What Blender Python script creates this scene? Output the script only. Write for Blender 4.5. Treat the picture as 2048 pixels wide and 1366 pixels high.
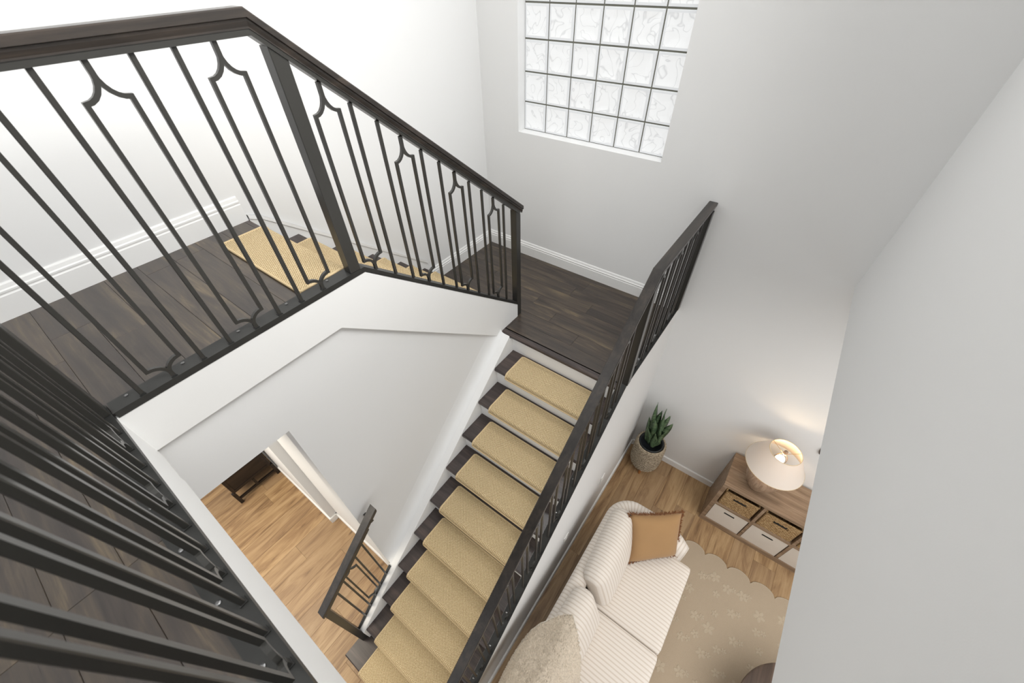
import bpy, bmesh, math, random
from mathutils import Matrix, Vector
random.seed(7)
for o in list(bpy.data.objects):
    bpy.data.objects.remove(o)
sc = bpy.context.scene
COL = sc.collection
PI = math.pi

# ---------------------------------------------------------------- camera, world, lights
cam_d = bpy.data.cameras.new('camera')
cam = bpy.data.objects.new('camera', cam_d)
COL.objects.link(cam)
R = ((0.804939, -0.405970, 0.432738), (0.592992, 0.576002, -0.562656), (-0.020837, 0.709514, 0.704383))
cam.matrix_world = Matrix((R[0] + (0,), R[1] + (0,), R[2] + (0,), (0, 0, 0, 1)))
cam_d.sensor_width = 36.0
cam_d.lens = 790.36 * 36 / 2048
cam_d.clip_start = 0.02
cam_d.clip_end = 60
cam_d.dof.use_dof = True
cam_d.dof.focus_distance = 2.6
cam_d.dof.aperture_fstop = 4.5
sc.camera = cam

world = bpy.data.worlds.new('world')
sc.world = world
world.use_nodes = True
world.node_tree.nodes['Background'].inputs[0].default_value = (1.0, 1.0, 1.0, 1)
world.node_tree.nodes['Background'].inputs[1].default_value = 0.62

sc.view_settings.view_transform = 'Standard'
sc.view_settings.look = 'None'
sc.view_settings.gamma = 1.0
sc.view_settings.use_curve_mapping = False
sc.view_settings.exposure = 0.6


def area(name, loc, rot, sx, sy, power, col=(1, 0.97, 0.93), spread=0):
    d = bpy.data.lights.new(name, 'AREA')
    d.shape = 'RECTANGLE'
    d.size, d.size_y, d.energy, d.color = sx, sy, power, col
    o = bpy.data.objects.new(name, d)
    COL.objects.link(o)
    o.location = loc
    o.rotation_euler = rot
    if spread:
        d.spread = math.radians(spread)
    return o


area('fill_light_stairwell', (0.0, 0.8, 1.0), (0, math.radians(56), 0), 1.0, 1.5, 27, (1, .995, .98), 130)  # added fill without a fixture, tilted to brighten the left wall
area('fill_light_by_window', (-0.9, 2.35, 1.34), (math.radians(-52), 0, 0), 1.6, .5, 26, (1, 1, 1))  # no lamp hangs here; added to light the slab edge and left wall
area('fill_light_upper_hall', (-0.9, -1.5, 1.36), (0, 0, 0), 2.2, 1.2, 12, (1, .995, .98))  # unseen soft fill added over the upper hall
area('fill_light_living', (2.0, 0.6, -1.53), (0, 0, 0), 2.0, 3.0, 47, (1, 0.99, 0.975))  # added overhead fill that brightens sofa, rug and living room floor
area('fill_light_lower_hall', (-2.7, -1.2, -1.75), (0, 0, 0), 1.6, 1.4, 38, (1, 0.9, 0.74))  # warm fill added out of view to lift the hall floor


# ---------------------------------------------------------------- materials
class NT:
    def __init__(self, name, color=(.8, .8, .8), rough=.5, metal=0.0, spec=None):
        self.m = bpy.data.materials.new(name)
        self.m.use_nodes = True
        self.t = self.m.node_tree
        self.b = self.t.nodes['Principled BSDF']
        self.set(self.b, 'Base Color', tuple(color) + (1,))
        self.set(self.b, 'Roughness', rough)
        self.set(self.b, 'Metallic', metal)
        if spec is not None:
            self.set(self.b, 'Specular IOR Level', spec)

    def set(self, n, k, v):
        if isinstance(v, bpy.types.NodeSocket):
            self.t.links.new(v, n.inputs[k])
        else:
            n.inputs[k].default_value = v

    def n(self, typ, props=None, **ins):
        n = self.t.nodes.new(typ)
        for k, v in (props or {}).items():
            setattr(n, k, v)
        for k, v in ins.items():
            kk = int(k[1:]) if k[0] == '_' and k[1:].isdigit() else k.replace('_', ' ')
            self.set(n, kk, v)
        return n

    def math(self, op, a, b=0.0, c=None):
        n = self.n('ShaderNodeMath', {'operation': op}, _0=a, _1=b)
        if c is not None:
            self.set(n, 2, c)
        return n.outputs[0]

    def coord(self, kind='Object', scale=(1, 1, 1), rnd=0.0, rot=(0, 0, 0)):
        tc = self.n('ShaderNodeTexCoord').outputs[kind]
        if rnd:
            oi = self.n('ShaderNodeObjectInfo').outputs['Random']
            off = self.n('ShaderNodeCombineXYZ', X=self.math('MULTIPLY', oi, rnd), Y=self.math('MULTIPLY', oi, rnd * 1.7), Z=self.math('MULTIPLY', oi, rnd * .6)).outputs[0]
            tc = self.n('ShaderNodeVectorMath', {'operation': 'ADD'}, _0=tc, _1=off).outputs[0]
        mp = self.n('ShaderNodeMapping', Vector=tc)
        mp.inputs['Scale'].default_value = scale
        mp.inputs['Rotation'].default_value = rot
        return mp.outputs[0]

    def noise(self, vec, scale, detail=3, rough=.5, dist=0.0):
        return self.n('ShaderNodeTexNoise', Vector=vec, Scale=scale, Detail=detail, Roughness=rough, Distortion=dist).outputs[0]

    def ramp(self, fac, stops):
        r = self.n('ShaderNodeValToRGB', Fac=fac)
        e = r.color_ramp.elements
        while len(e) < len(stops):
            e.new(.5)
        for el, (p, c) in zip(e, stops):
            el.position = p
            el.color = tuple(c) + (1,) if len(c) == 3 else c
        return r.outputs[0]

    def mix(self, f, a, b, mode='MIX'):
        n = self.n('ShaderNodeMix', {'data_type': 'RGBA', 'blend_type': mode})
        self.set(n, 0, f)
        for k, v in ((6, a), (7, b)):
            self.set(n, k, v if isinstance(v, bpy.types.NodeSocket) else tuple(v) + (1,))
        return n.outputs[2]

    def bump(self, h, strength=.3, dist=.002):
        n = self.n('ShaderNodeBump', Strength=strength, Distance=dist, Height=h)
        self.set(self.b, 'Normal', n.outputs[0])

    def base(self, c):
        self.set(self.b, 'Base Color', c)


def paint(name, col, bump=.12):
    k = NT(name, col, .62, spec=.25)
    v = k.coord('Object')
    k.bump(k.noise(v, 260, 3), bump, .001)
    k.base(k.mix(k.noise(v, 1.3, 2), [c * .975 for c in col], col))
    return k.m


def wood(name, cols, rough=.4, grain=1.0, rnd=9.0, tint=.25, spec=.4, bump=.15, axis=0, scl=1.0):
    k = NT(name, cols[1], rough, spec=spec)
    s = [9, 9, 9]
    s[axis] = 1.0
    v = k.coord('Object', [a * scl for a in s], rnd)
    n1 = k.noise(v, 2.2, 5, .6, .6)
    s2 = [60, 60, 60]
    s2[axis] = 1.6
    n2 = k.noise(k.coord('Object', [a * scl for a in s2], rnd), 1.6, 4, .6)
    f = k.math('ADD', k.math('MULTIPLY', n1, .72), k.math('MULTIPLY', n2, .28 * grain))
    c = k.ramp(f, [(.33, cols[0]), (.5, cols[1]), (.66, cols[2])])
    oi = k.n('ShaderNodeObjectInfo').outputs['Random']
    c = k.mix(k.math('MULTIPLY', oi, tint), c, cols[0])
    k.base(c)
    k.bump(n2, bump, .001)
    return k.m


M_wall = paint('white wall paint', (.775, .778, .775))
M_trim = paint('white trim gloss', (.82, .82, .81), .03)
M_ceil = paint('ceiling paint', (.8, .8, .79))
M_riser = paint('white riser paint', (.88, .88, .875), .03)

M_metal = NT('dark bronze metal', (.030, .029, .026), .28, 0.0, .6).m
_k = NT('dark plate metal', (.045, .046, .043), .42, .4)
_v = _k.coord('Object')
_k.base(_k.mix(_k.noise(_v, 14, 4), (.026, .026, .025), (.05, .05, .047)))
M_plate = _k.m
M_screw = NT('screw head', (.25, .25, .25), .3, 1.0).m
M_rail = wood('dark stained rail wood', [(.017, .0145, .013), (.030, .0255, .0225), (.055, .043, .035)], .3, axis=1, rnd=0, tint=0, spec=.5)


def dark_floor():
    k = NT('dark walnut floor', (.05, .04, .035), .34, spec=.5)
    v = k.coord('Object', (1, 7, 7), 11)
    n1 = k.noise(v, 1.9, 5, .62, .8)
    n2 = k.noise(k.coord('Object', (2.2, 60, 40), 11), 1.5, 5, .65)
    f = k.math('ADD', k.math('MULTIPLY', n1, .7), k.math('MULTIPLY', n2, .3))
    c = k.ramp(f, [(.32, (.022, .016, .014)), (.46, (.048, .036, .029)), (.56, (.080, .060, .042)), (.68, (.19, .138, .078))])
    oi = k.n('ShaderNodeObjectInfo').outputs['Random']
    c = k.mix(k.math('MULTIPLY', oi, .4), c, (.040, .032, .028))
    k.base(c)
    k.set(k.b, 'Roughness', k.math('ADD', k.math('MULTIPLY', n2, .2), .22))
    k.set(k.b, 'Coat Weight', .3)
    k.set(k.b, 'Coat Roughness', .22)
    k.bump(n2, .2, .001)
    return k.m


M_dfloor = dark_floor()
M_dsub = NT('floor joint dark', (.022, .018, .016), .8).m
M_tread = wood('dark tread wood', [(.032, .024, .023), (.058, .045, .042), (.105, .078, .068)], .3, axis=0, rnd=5, tint=.2, spec=.5)


def oak():
    k = NT('light oak floor', (.4, .27, .15), .42, spec=.35)
    v = k.coord('Object', (1, 6.5, 6.5), 13)
    n1 = k.noise(v, 1.7, 5, .6, 1.1)
    n2 = k.noise(k.coord('Object', (2.0, 70, 50), 13), 1.6, 5, .6)
    f = k.math('ADD', k.math('MULTIPLY', n1, .76), k.math('MULTIPLY', n2, .24))
    c = k.ramp(f, [(.32, (.13, .072, .034)), (.43, (.29, .175, .086)), (.54, (.42, .275, .140)), (.67, (.52, .36, .20))])
    oi = k.n('ShaderNodeObjectInfo').outputs['Random']
    c = k.mix(k.math('MULTIPLY', oi, .5), c, (.25, .165, .10))
    # knots
    vo = k.n('ShaderNodeTexVoronoi', {'feature': 'DISTANCE_TO_EDGE' if False else 'F1'}, Vector=k.coord('Object', (1.1, 3.2, 1), 13), Scale=1.6).outputs[0]
    kn = k.ramp(vo, [(.03, (1, 1, 1)), (.075, (0, 0, 0))])
    c = k.mix(k.math('MULTIPLY', kn, .6), c, (.1, .055, .03))
    k.base(c)
    k.bump(n2, .18, .001)
    return k.m


M_oak = oak()
M_oaksub = NT('oak joint', (.06, .035, .02), .8).m


def sisal():
    k = NT('sisal weave', (.55, .42, .22), .9, spec=.1)
    v = k.coord('Object')
    sx = k.n('ShaderNodeSeparateXYZ', Vector=v)
    s = 2 * PI / .0118
    a = k.math('SINE', k.math('MULTIPLY', sx.outputs[0], s))
    yz = k.math('SUBTRACT', sx.outputs[1], sx.outputs[2])
    b = k.math('SINE', k.math('MULTIPLY', yz, s * .9))
    h = k.math('MULTIPLY', a, b)
    n = k.noise(v, 160, 3)
    n0 = k.noise(v, 9, 3)
    f = k.math('ADD', k.math('MULTIPLY', h, .36), k.math('ADD', k.math('MULTIPLY', n, .8), .10))
    c = k.ramp(f, [(.18, (.27, .18, .085)), (.5, (.56, .425, .24)), (.82, (.85, .72, .48))])
    c = k.mix(k.math('MULTIPLY', n0, .25), c, (.50, .38, .215))
    k.base(c)
    k.bump(h, .5, .004)
    return k.m


M_sisal = sisal()
M_bind = NT('sisal binding', (.64, .50, .30), .85, spec=.1).m


def stripe(name, light, dark, period=.0255, duty=.62):
    k = NT(name, light, .92, spec=.1)
    uv = k.coord('UV')
    sx = k.n('ShaderNodeSeparateXYZ', Vector=uv).outputs[0]
    w = k.math('SINE', k.math('MULTIPLY', sx, 2 * PI / period))
    f = k.ramp(k.math('ADD', k.math('MULTIPLY', w, .5), .5), [(duty, (0, 0, 0)), (duty + .22, (1, 1, 1))])
    v = k.coord('Object')
    n = k.noise(v, 320, 3)
    c = k.mix(f, light, dark)
    c = k.mix(k.math('MULTIPLY', n, .25), c, [x * .75 for x in light])
    k.base(c)
    k.bump(k.math('ADD', k.math('MULTIPLY', w, -.6), k.math('MULTIPLY', n, .5)), .2, .003)
    k.set(k.b, 'Sheen Weight', .25)
    return k.m


M_sofa = stripe('striped cream corduroy', (.77, .71, .645), (.63, .555, .475), .0275)


def cloth(name, col, scale=400, amp=.25, bump=.3, sheen=.2):
    k = NT(name, col, .92, spec=.1)
    v = k.coord('Object')
    n = k.noise(v, scale, 4)
    n0 = k.noise(v, 12, 3)
    c = k.mix(n, [x * (1 - amp) for x in col], [min(1, x * (1 + amp)) for x in col])
    c = k.mix(k.math('MULTIPLY', n0, .35), c, [x * .8 for x in col])
    k.base(c)
    k.bump(n, bump, .003)
    k.set(k.b, 'Sheen Weight', sheen)
    return k.m


M_pillow = cloth('caramel linen', (.385, .23, .108), 500, .12, .2)
M_fringe = cloth('rust fringe', (.22, .095, .038), 300, .3, .3)
M_sherpa = cloth('sherpa fleece', (.60, .52, .42), 95, .42, 1.0)
M_hem = cloth('blanket hem', (.75, .70, .62), 200, .1)


def rugm():
    k = NT('beige flower rug', (.45, .36, .26), .95, spec=.05)
    v = k.coord('Object')
    n = k.noise(v, 260, 4)
    n0 = k.noise(v, 6, 3)
    c = k.mix(n, (.36, .285, .205), (.50, .41, .305))
    c = k.mix(k.math('MULTIPLY', n0, .4), c, (.37, .30, .22))
    k.base(c)
    k.bump(n, .5, .004)
    return k.m


M_rug = rugm()
M_rugflower = cloth('raised rug pile', (.47, .39, .29), 260, .12, .5)
M_cab = wood('washed oak shelf', [(.15, .095, .058), (.27, .185, .12), (.37, .27, .185)], .5, rnd=3, tint=.05, axis=0, spec=.3)
M_basket = None


def basketm():
    k = NT('seagrass', (.35, .22, .1), .8, spec=.2)
    v = k.coord('Object', (30, 30, 160), 2)
    n = k.noise(v, 2.2, 4, .7)
    c = k.ramp(n, [(.3, (.12, .062, .024)), (.5, (.33, .205, .095)), (.68, (.60, .44, .24))])
    k.base(c)
    k.bump(n, .5, .004)
    return k.m


M_basket = basketm()
M_bin = cloth('cream canvas bin', (.66, .60, .53), 300, .04, .08, 0)
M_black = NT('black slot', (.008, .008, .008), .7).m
M_leather = wood('dark console wood', [(.010, .007, .006), (.018, .013, .011), (.035, .022, .016)], .35, axis=1, rnd=1, tint=0)
M_table = wood('dark oak table', [(.035, .022, .015), (.07, .045, .032), (.12, .08, .055)], .45, axis=1, rnd=0, tint=0)
M_soil = cloth('soil', (.12, .075, .045), 90, .5, .8, 0)
M_blackpot = NT('black plastic pot', (.012, .014, .017), .4).m
M_foot = NT('orange wood foot', (.36, .15, .045), .5).m
M_gold = NT('brass', (.45, .28, .1), .3, .9).m


def leafm():
    k = NT('snake plant leaf', (.08, .16, .05), .42, spec=.4)
    v = k.coord('Object', (1, 1, 1), 4)
    n = k.noise(k.coord('Object', (1, 1, 5), 4), 14, 3, .6, 1.2)
    c = k.ramp(n, [(.35, (.035, .070, .036)), (.5, (.095, .155, .080)), (.7, (.20, .27, .15))])
    k.base(c)
    return k.m


M_leaf = leafm()


def potm():
    k = NT('woven planter', (.36, .28, .19), .85, spec=.15)
    v = k.coord('Object')
    n = k.noise(k.coord('Object', (1, 1, 2.2)), 75, 4, .7)
    k.base(k.ramp(n, [(.35, (.13, .10, .07)), (.5, (.36, .30, .22)), (.65, (.55, .47, .36))]))
    k.bump(n, .5, .003)
    return k.m


M_pot = potm()
M_lampbase = wood('turned wood lamp base', [(.20, .125, .08), (.32, .22, .15), (.42, .31, .22)], .5, axis=2, rnd=0, tint=0, scl=2)

_k = NT('linen lamp shade', (.80, .73, .66), .85, spec=.1)
_tr = _k.n('ShaderNodeBsdfTranslucent', Color=(.85, .72, .55, 1))
_mx = _k.n('ShaderNodeMixShader', Fac=.16)
_out = [n for n in _k.t.nodes if n.type == 'OUTPUT_MATERIAL'][0]
_k.t.links.new(_k.b.outputs[0], _mx.inputs[1])
_k.t.links.new(_tr.outputs[0], _mx.inputs[2])
_k.t.links.new(_mx.outputs[0], _out.inputs[0])
M_shade = _k.m
_k = NT('lit bulb', (1, .9, .75), .4)
_k.set(_k.b, 'Emission Color', (1, .80, .55, 1))
_k.set(_k.b, 'Emission Strength', 4)
M_bulb = _k.m


def glassm():
    # daylight coming through cast glass: a little less light where the cast pattern is thicker
    k = NT('daylit glass block', (.30, .31, .31), .12, spec=.5)
    v = k.coord('Object', (1, 1, 1), 3)
    n = k.noise(v, 9, 1, .45, 1.2)
    ln = k.ramp(k.math('ABSOLUTE', k.math('SUBTRACT', n, .5)), [(.0, (.68, .68, .69)), (.025, (1, 1, 1))])
    k.set(k.b, 'Emission Color', k.mix(.75, ln, (1, 1, 1), 'MULTIPLY'))
    k.set(k.b, 'Emission Strength', .41)
    k.bump(n, .5, .01)
    return k.m


M_glass = glassm()
_k = NT('daylit glass block rim', (.28, .29, .29), .15, spec=.5)
_k.set(_k.b, 'Emission Color', (.97, .98, 1, 1))
_k.set(_k.b, 'Emission Strength', .33)
M_glassrim = _k.m
M_mortar = NT('grey mortar', (.16, .16, .13), .9).m
M_plastic = NT('outlet plastic', (.8, .79, .77), .4).m


# ---------------------------------------------------------------- geometry helpers
class MB:
    def __init__(self):
        self.v, self.f, self.uv = [], [], None

    def box(self, x0, x1, y0, y1, z0, z1):
        i = len(self.v)
        self.v += [(x, y, z) for x in (x0, x1) for y in (y0, y1) for z in (z0, z1)]
        self.f += [tuple(i + a for a in q) for q in ((0, 1, 3, 2), (4, 6, 7, 5), (0, 4, 5, 1), (2, 3, 7, 6), (0, 2, 6, 4), (1, 5, 7, 3))]
        return self

    def yz(self, poly, x0, x1):
        return self.prism([(x0, p[0], p[1]) for p in poly], (x1 - x0, 0, 0))

    def prism(self, pts, d):
        i, n = len(self.v), len(pts)
        self.v += [tuple(p) for p in pts] + [(p[0] + d[0], p[1] + d[1], p[2] + d[2]) for p in pts]
        self.f += [tuple(range(i, i + n)), tuple(range(i + 2 * n - 1, i + n - 1, -1))]
        self.f += [(i + a, i + n + a, i + n + (a + 1) % n, i + (a + 1) % n) for a in range(n)]
        return self

    def rings(self, rings, close=True, caps=True):
        i, n = len(self.v), len(rings[0])
        for r in rings:
            self.v += [tuple(p) for p in r]
        for a in range(len(rings) - 1):
            for b in range(n if close else n - 1):
                c = (b + 1) % n
                self.f.append((i + a * n + b, i + a * n + c, i + (a + 1) * n + c, i + (a + 1) * n + b))
        if caps and close:
            self.f.append(tuple(range(i + n - 1, i - 1, -1)))
            e = i + (len(rings) - 1) * n
            self.f.append(tuple(range(e, e + n)))
        return self

    def lathe(self, prof, cx=0, cy=0, n=32, caps=True):
        return self.rings([[(cx + r * math.cos(2 * PI * k / n), cy + r * math.sin(2 * PI * k / n), z) for k in range(n)] for r, z in prof], True, caps)

    def tube(self, pts, r, n=8, caps=True, flat=1.0):
        rings = []
        P = [Vector(p) for p in pts]
        up = Vector((0, 0, 1))
        for k, p in enumerate(P):
            d = (P[min(k + 1, len(P) - 1)] - P[max(k - 1, 0)]).normalized()
            a = d.cross(up)
            if a.length < .05:
                a = d.cross(Vector((1, 0, 0)))
            a.normalize()
            b = a.cross(d).normalized()
            rr = r[k] if isinstance(r, (list, tuple)) else r
            rings.append([p + a * (rr * math.cos(2 * PI * j / n)) + b * (rr * flat * math.sin(2 * PI * j / n)) for j in range(n)])
        return self.rings(rings, True, caps)

    def mesh(self, name, mat, smooth=False, bevel=0, seg=1, weld=False):
        me = bpy.data.meshes.new(name)
        me.from_pydata([tuple(p) for p in self.v], [], self.f)
        bm = bmesh.new()
        bm.from_mesh(me)
        if weld:
            bmesh.ops.remove_doubles(bm, verts=bm.verts, dist=1e-5)
        bmesh.ops.recalc_face_normals(bm, faces=bm.faces)
        if bevel:
            es = [e for e in bm.edges if len(e.link_faces) == 2 and e.calc_face_angle(0) > .5]
            bmesh.ops.bevel(bm, geom=es, offset=bevel, segments=seg, affect='EDGES', profile=.5, clamp_overlap=True)
        bm.to_mesh(me)
        bm.free()
        me.materials.append(mat)
        if smooth:
            for p in me.polygons:
                p.use_smooth = True
            if smooth != 'all':
                try:
                    me.set_sharp_from_angle(angle=math.radians(40))
                except Exception:
                    pass
        return me

    def obj(self, name, mat, parent=None, loc=(0, 0, 0), **kw):
        return add(name, self.mesh(name, mat, **kw), parent, loc)


def add(name, me, parent=None, loc=(0, 0, 0), rz=0.0):
    o = bpy.data.objects.new(name, me)
    COL.objects.link(o)
    o.location = loc
    o.rotation_euler = (0, 0, rz)
    if parent is not None:
        o.parent = parent
    return o


def thing(name, label, cat, loc=(0, 0, 0), group=None, rz=0.0):
    o = bpy.data.objects.new(name, None)
    o.empty_display_size = .05
    COL.objects.link(o)
    o.location = loc
    o.rotation_euler = (0, 0, rz)
    return tag(o, label, cat, group)


def tag(o, label, cat, group=None):
    o['label'] = label
    o['category'] = cat
    if group:
        o['group'] = group
    return o


def struct(o):
    o['kind'] = 'structure'
    return o


def copy_tree(o, parent=None):
    c = o.copy()
    COL.objects.link(c)
    if parent is not None:
        c.parent = parent
    for ch in list(o.children):
        copy_tree(ch, c)
    return c


# ---------------------------------------------------------------- main dimensions
Z1, ZL, Z0 = -1.0, -2.10, -4.10          # upper floor, half landing, ground floor
XW, YW = -2.33, 2.735                     # left wall face, window wall face
RUN, RISE = .218, .1825
YN0 = 1.726                               # nosing of the landing above the lower flight
XS0, XS1 = -1.338, -.463                   # lower flight treads
YU0 = .735                                # nosing of the upper floor above the upper flight
XR = .5                                   # right upper wall
ZC = 1.4
XP = -1.437                               # plane of the upper balusters

# ---------------------------------------------------------------- walls
WX0, WX1, WZ0, WZ1 = -1.978, -.819, -1.021, .523
mb = MB()
mb.box(-5.2, WX0, YW, YW + .3, Z0 - .1, ZC)
mb.box(WX1, 3.8, YW, YW + .3, Z0 - .1, ZC)
mb.box(WX0, WX1, YW, YW + .3, Z0 - .1, WZ0)
mb.box(WX0, WX1, YW, YW + .3, WZ1, ZC)
struct(mb.obj('wall_back', M_wall))
# left wall: stair hall from the ground floor part up
struct(MB().box(XW - .15, XW, -3.3, YW, -1.3, ZC).box(XW - .15, XW, .30, YW, Z0, -1.3).obj('wall_left', M_wall))
struct(MB().box(XR, XR + .14, -3.3, YW, -1.49, ZC).obj('wall_right', M_wall))
struct(MB().box(3.7, 3.8, -3.3, YW, Z0, -1.49).obj('wall_living', M_wall))
struct(MB().box(-5.2, -5.1, -3.3, YW, Z0, -1.3).obj('wall_hall', M_wall))
struct(MB().box(XW - .15, 3.8, -3.3, YW + .3, ZC, ZC + .1).box(XR + .14, 3.8, -3.3, YW, -1.49, -1.3).obj('ceiling', M_ceil))
# wall under the upper flight with the grazing return wall of the lower hall
mb = MB()
mb.yz([(-1.6, -1.15), (.60, -1.15), (1.75, -2.12), (1.75, Z0), (.178, Z0), (.178, -1.556), (-1.6, -1.556)], -1.60, -1.45)
mb.box(-2.466, -1.60, .20, .32, Z0, -1.25)
mb.box(-3.9, -2.466, .13, .32, Z0, -1.25)
mb.box(-5.1, -3.9, .13, .32, Z0, -1.25)
struct(mb.obj('wall_under_stairs', M_wall))
# white face of the upper slab edge and upper flight stringer
SL = .842
zs = lambda y: -1.056 - SL * (y - .85)       # top of the stringer
mb = MB()
ke = .85 - (.0 + 1.056 - 1.0) / SL
mb.yz([(-.25, -1.012), (ke, -1.012), (1.942, zs(1.942)), (1.942, -2.16), (1.735, -2.165), (.587, -1.207), (-.25, -1.207)], -1.50, -1.425)
struct(mb.obj('trim_stringer_upper', M_trim, bevel=.003))
# edge of the upper floor under the near rail
mb = MB()
mb.box(-1.46, XR, -.32, -.1765, -1.24, -1.0125)
mb.box(-1.33, XR, -.32, -.182, -1.305, -1.235)
struct(mb.obj('trim_gallery_edge', M_trim, bevel=.003))
# slabs
struct(MB().box(XW, -1.50, -3.3, YU0 - .02, -1.28, -1.012).box(-1.50, XR, -3.3, -.33, -1.28, -1.012).obj('floor_upper', M_dsub))
struct(MB().box(XW, -.46, YN0 + .03, YW, ZL - .22, ZL - .012).obj('floor_landing', M_dsub))
struct(MB().box(-5.2, 3.8, -3.3, YW, Z0 - .1, Z0 - .012).obj('floor_ground', M_oaksub))

# wall on the living room side of the lower flight, its top follows the stairs
nz = lambda y: ZL - (RISE / RUN) * (YN0 - y)    # nosing line of the lower flight
yk = 1.758
mb = MB()
zt = lambda y: -2.075 - .837 * (yk - y)
yend = -.62
mb.yz([(YW, -2.075), (yk, -2.075), (yend, zt(yend)), (yend, Z0), (YW, Z0)], -.462, -.402)
struct(mb.obj('wall_stair_side', M_wall))

# ---------------------------------------------------------------- floor planks
_pc = {}


def plank_mesh(L, W, mat, name='plank', T=.012):
    key = (round(L, 3), round(W, 3), mat.name)
    if key not in _pc:
        g = .0004
        b = .0008
        v = []
        for z, i in ((-T, 0), (-b, 0), (0, b)):
            v += [(g + i, g + i, z), (L - g - i, g + i, z), (L - g - i, W - g - i, z), (g + i, W - g - i, z)]
        m = MB()
        m.v = v
        m.f = [(0, 3, 2, 1), (8, 9, 10, 11)] + [(r * 4 + a, r * 4 + (a + 1) % 4, r * 4 + 4 + (a + 1) % 4, r * 4 + 4 + a) for r in (0, 1) for a in range(4)]
        _pc[key] = m.mesh(name, mat)
    return _pc[key]


def lay(parent, x0, x1, y0, y1, z, W, L, along, mat, base=0.0, seed=1, skip=None):
    rr = random.Random(seed)
    u0, u1, w0, w1 = (x0, x1, y0, y1) if along == 'x' else (y0, y1, x0, x1)
    k = math.floor((w0 - base) / W)
    while base + k * W < w1 - 1e-4:
        a, b = max(w0, base + k * W), min(w1, base + (k + 1) * W)
        off = random.Random(k * 31 + int(base * 100)).uniform(0, L)
        s = u0 - off
        while s < u1 - .01:
            c, d = max(u0, s), min(u1, s + L)
            if d - c > .02 and b - a > .008:
                if not (skip and skip(c, d, a, b)):
                    if along == 'x':
                        add('plank', plank_mesh(d - c, b - a, mat), parent, (c, a, z))
                    else:
                        add('plank', plank_mesh(d - c, b - a, mat), parent, (b, c, z), PI / 2)
            s += L
        k += 1


fu = bpy.data.objects['floor_upper']
lay(fu, XW, -1.44, -.19, YU0 - .03, Z1, .128, .95, 'x', M_dfloor, base=-.19)
lay(fu, XW, XR, -1.726, -.19, Z1, .128, .95, 'x', M_dfloor, base=-.19)
fl = bpy.data.objects['floor_landing']
lay(fl, XW, -.462, YN0 + .04, YW, ZL, .128, .95, 'x', M_dfloor, base=YN0 + .04)
fg = bpy.data.objects['floor_ground']
lay(fg, -.402, 3.7, -.9, YW, Z0, .19, 1.25, 'y', M_oak, base=-.285,
    skip=lambda c, d, a, b: a > 2.3)
lay(fg, -4.6, -.462, -1.1, .32, Z0, .19, 1.25, 'y', M_oak, base=-.285)


# ---------------------------------------------------------------- baseboards
def profile_board(name, pts, poly, mat=M_trim):
    """poly: (out, up) profile swept along straight run pts=(a, b, outward normal)"""
    a, b, n = [Vector(p) for p in pts]
    r = [[Vector((p.x + n.x * o, p.y + n.y * o, p.z + u)) for o, u in poly] for p in (a, b)]
    return MB().rings(r).obj(name, mat)


BP = [(0, 0), (.018, 0), (.018, .088), (.014, .092), (.014, .096), (.0165, .099), (.0165, .106), (.010, .110), (.010, .114), (.008, .125), (.004, .130), (0, .130)]
SP = [(0, 0), (.014, 0), (.014, .080), (.010, .086), (0, .086)]
struct(profile_board('baseboard_left', ((XW, -3.3, Z1), (XW, .728, Z1), (1, 0, 0)), BP))
struct(profile_board('baseboard_landing_left', ((XW, 1.88, ZL), (XW, YW, ZL), (1, 0, 0)), BP))
struct(profile_board('baseboard_landing_back', ((XW, YW, ZL), (-.462, YW, ZL), (0, -1, 0)), BP))
struct(profile_board('baseboard_living_back', ((-.402, YW, Z0), (3.7, YW, Z0), (0, -1, 0)), SP))
struct(profile_board('baseboard_living_left', ((-.402, YW, Z0), (-.402, yend, Z0), (1, 0, 0)), SP))
struct(profile_board('baseboard_hall_return', ((-1.46, .20, Z0), (-2.466, .20, Z0), (0, -1, 0)), SP))
struct(profile_board('baseboard_hall_corner', ((-2.466, .20, Z0), (-2.466, .13, Z0), (1, 0, 0)), SP))
struct(profile_board('baseboard_hall_back', ((-2.455, .13, Z0), (-5.1, .13, Z0), (0, -1, 0)), SP))
# sloping skirt board of the upper flight
mb = MB()
mb.yz([(.735, -.975), (.80, -1.005), (1.86, -1.868), (1.90, -1.97), (1.90, -2.1), (1.60, -1.95), (.735, -1.24)], XW, XW + .014)
mb.yz([(.735, -.975), (.80, -1.005), (1.86, -1.868), (1.86, -1.888), (.80, -1.025), (.735, -.995)], XW, XW + .02)
struct(mb.obj('trim_skirt_upper', M_trim))

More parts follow.
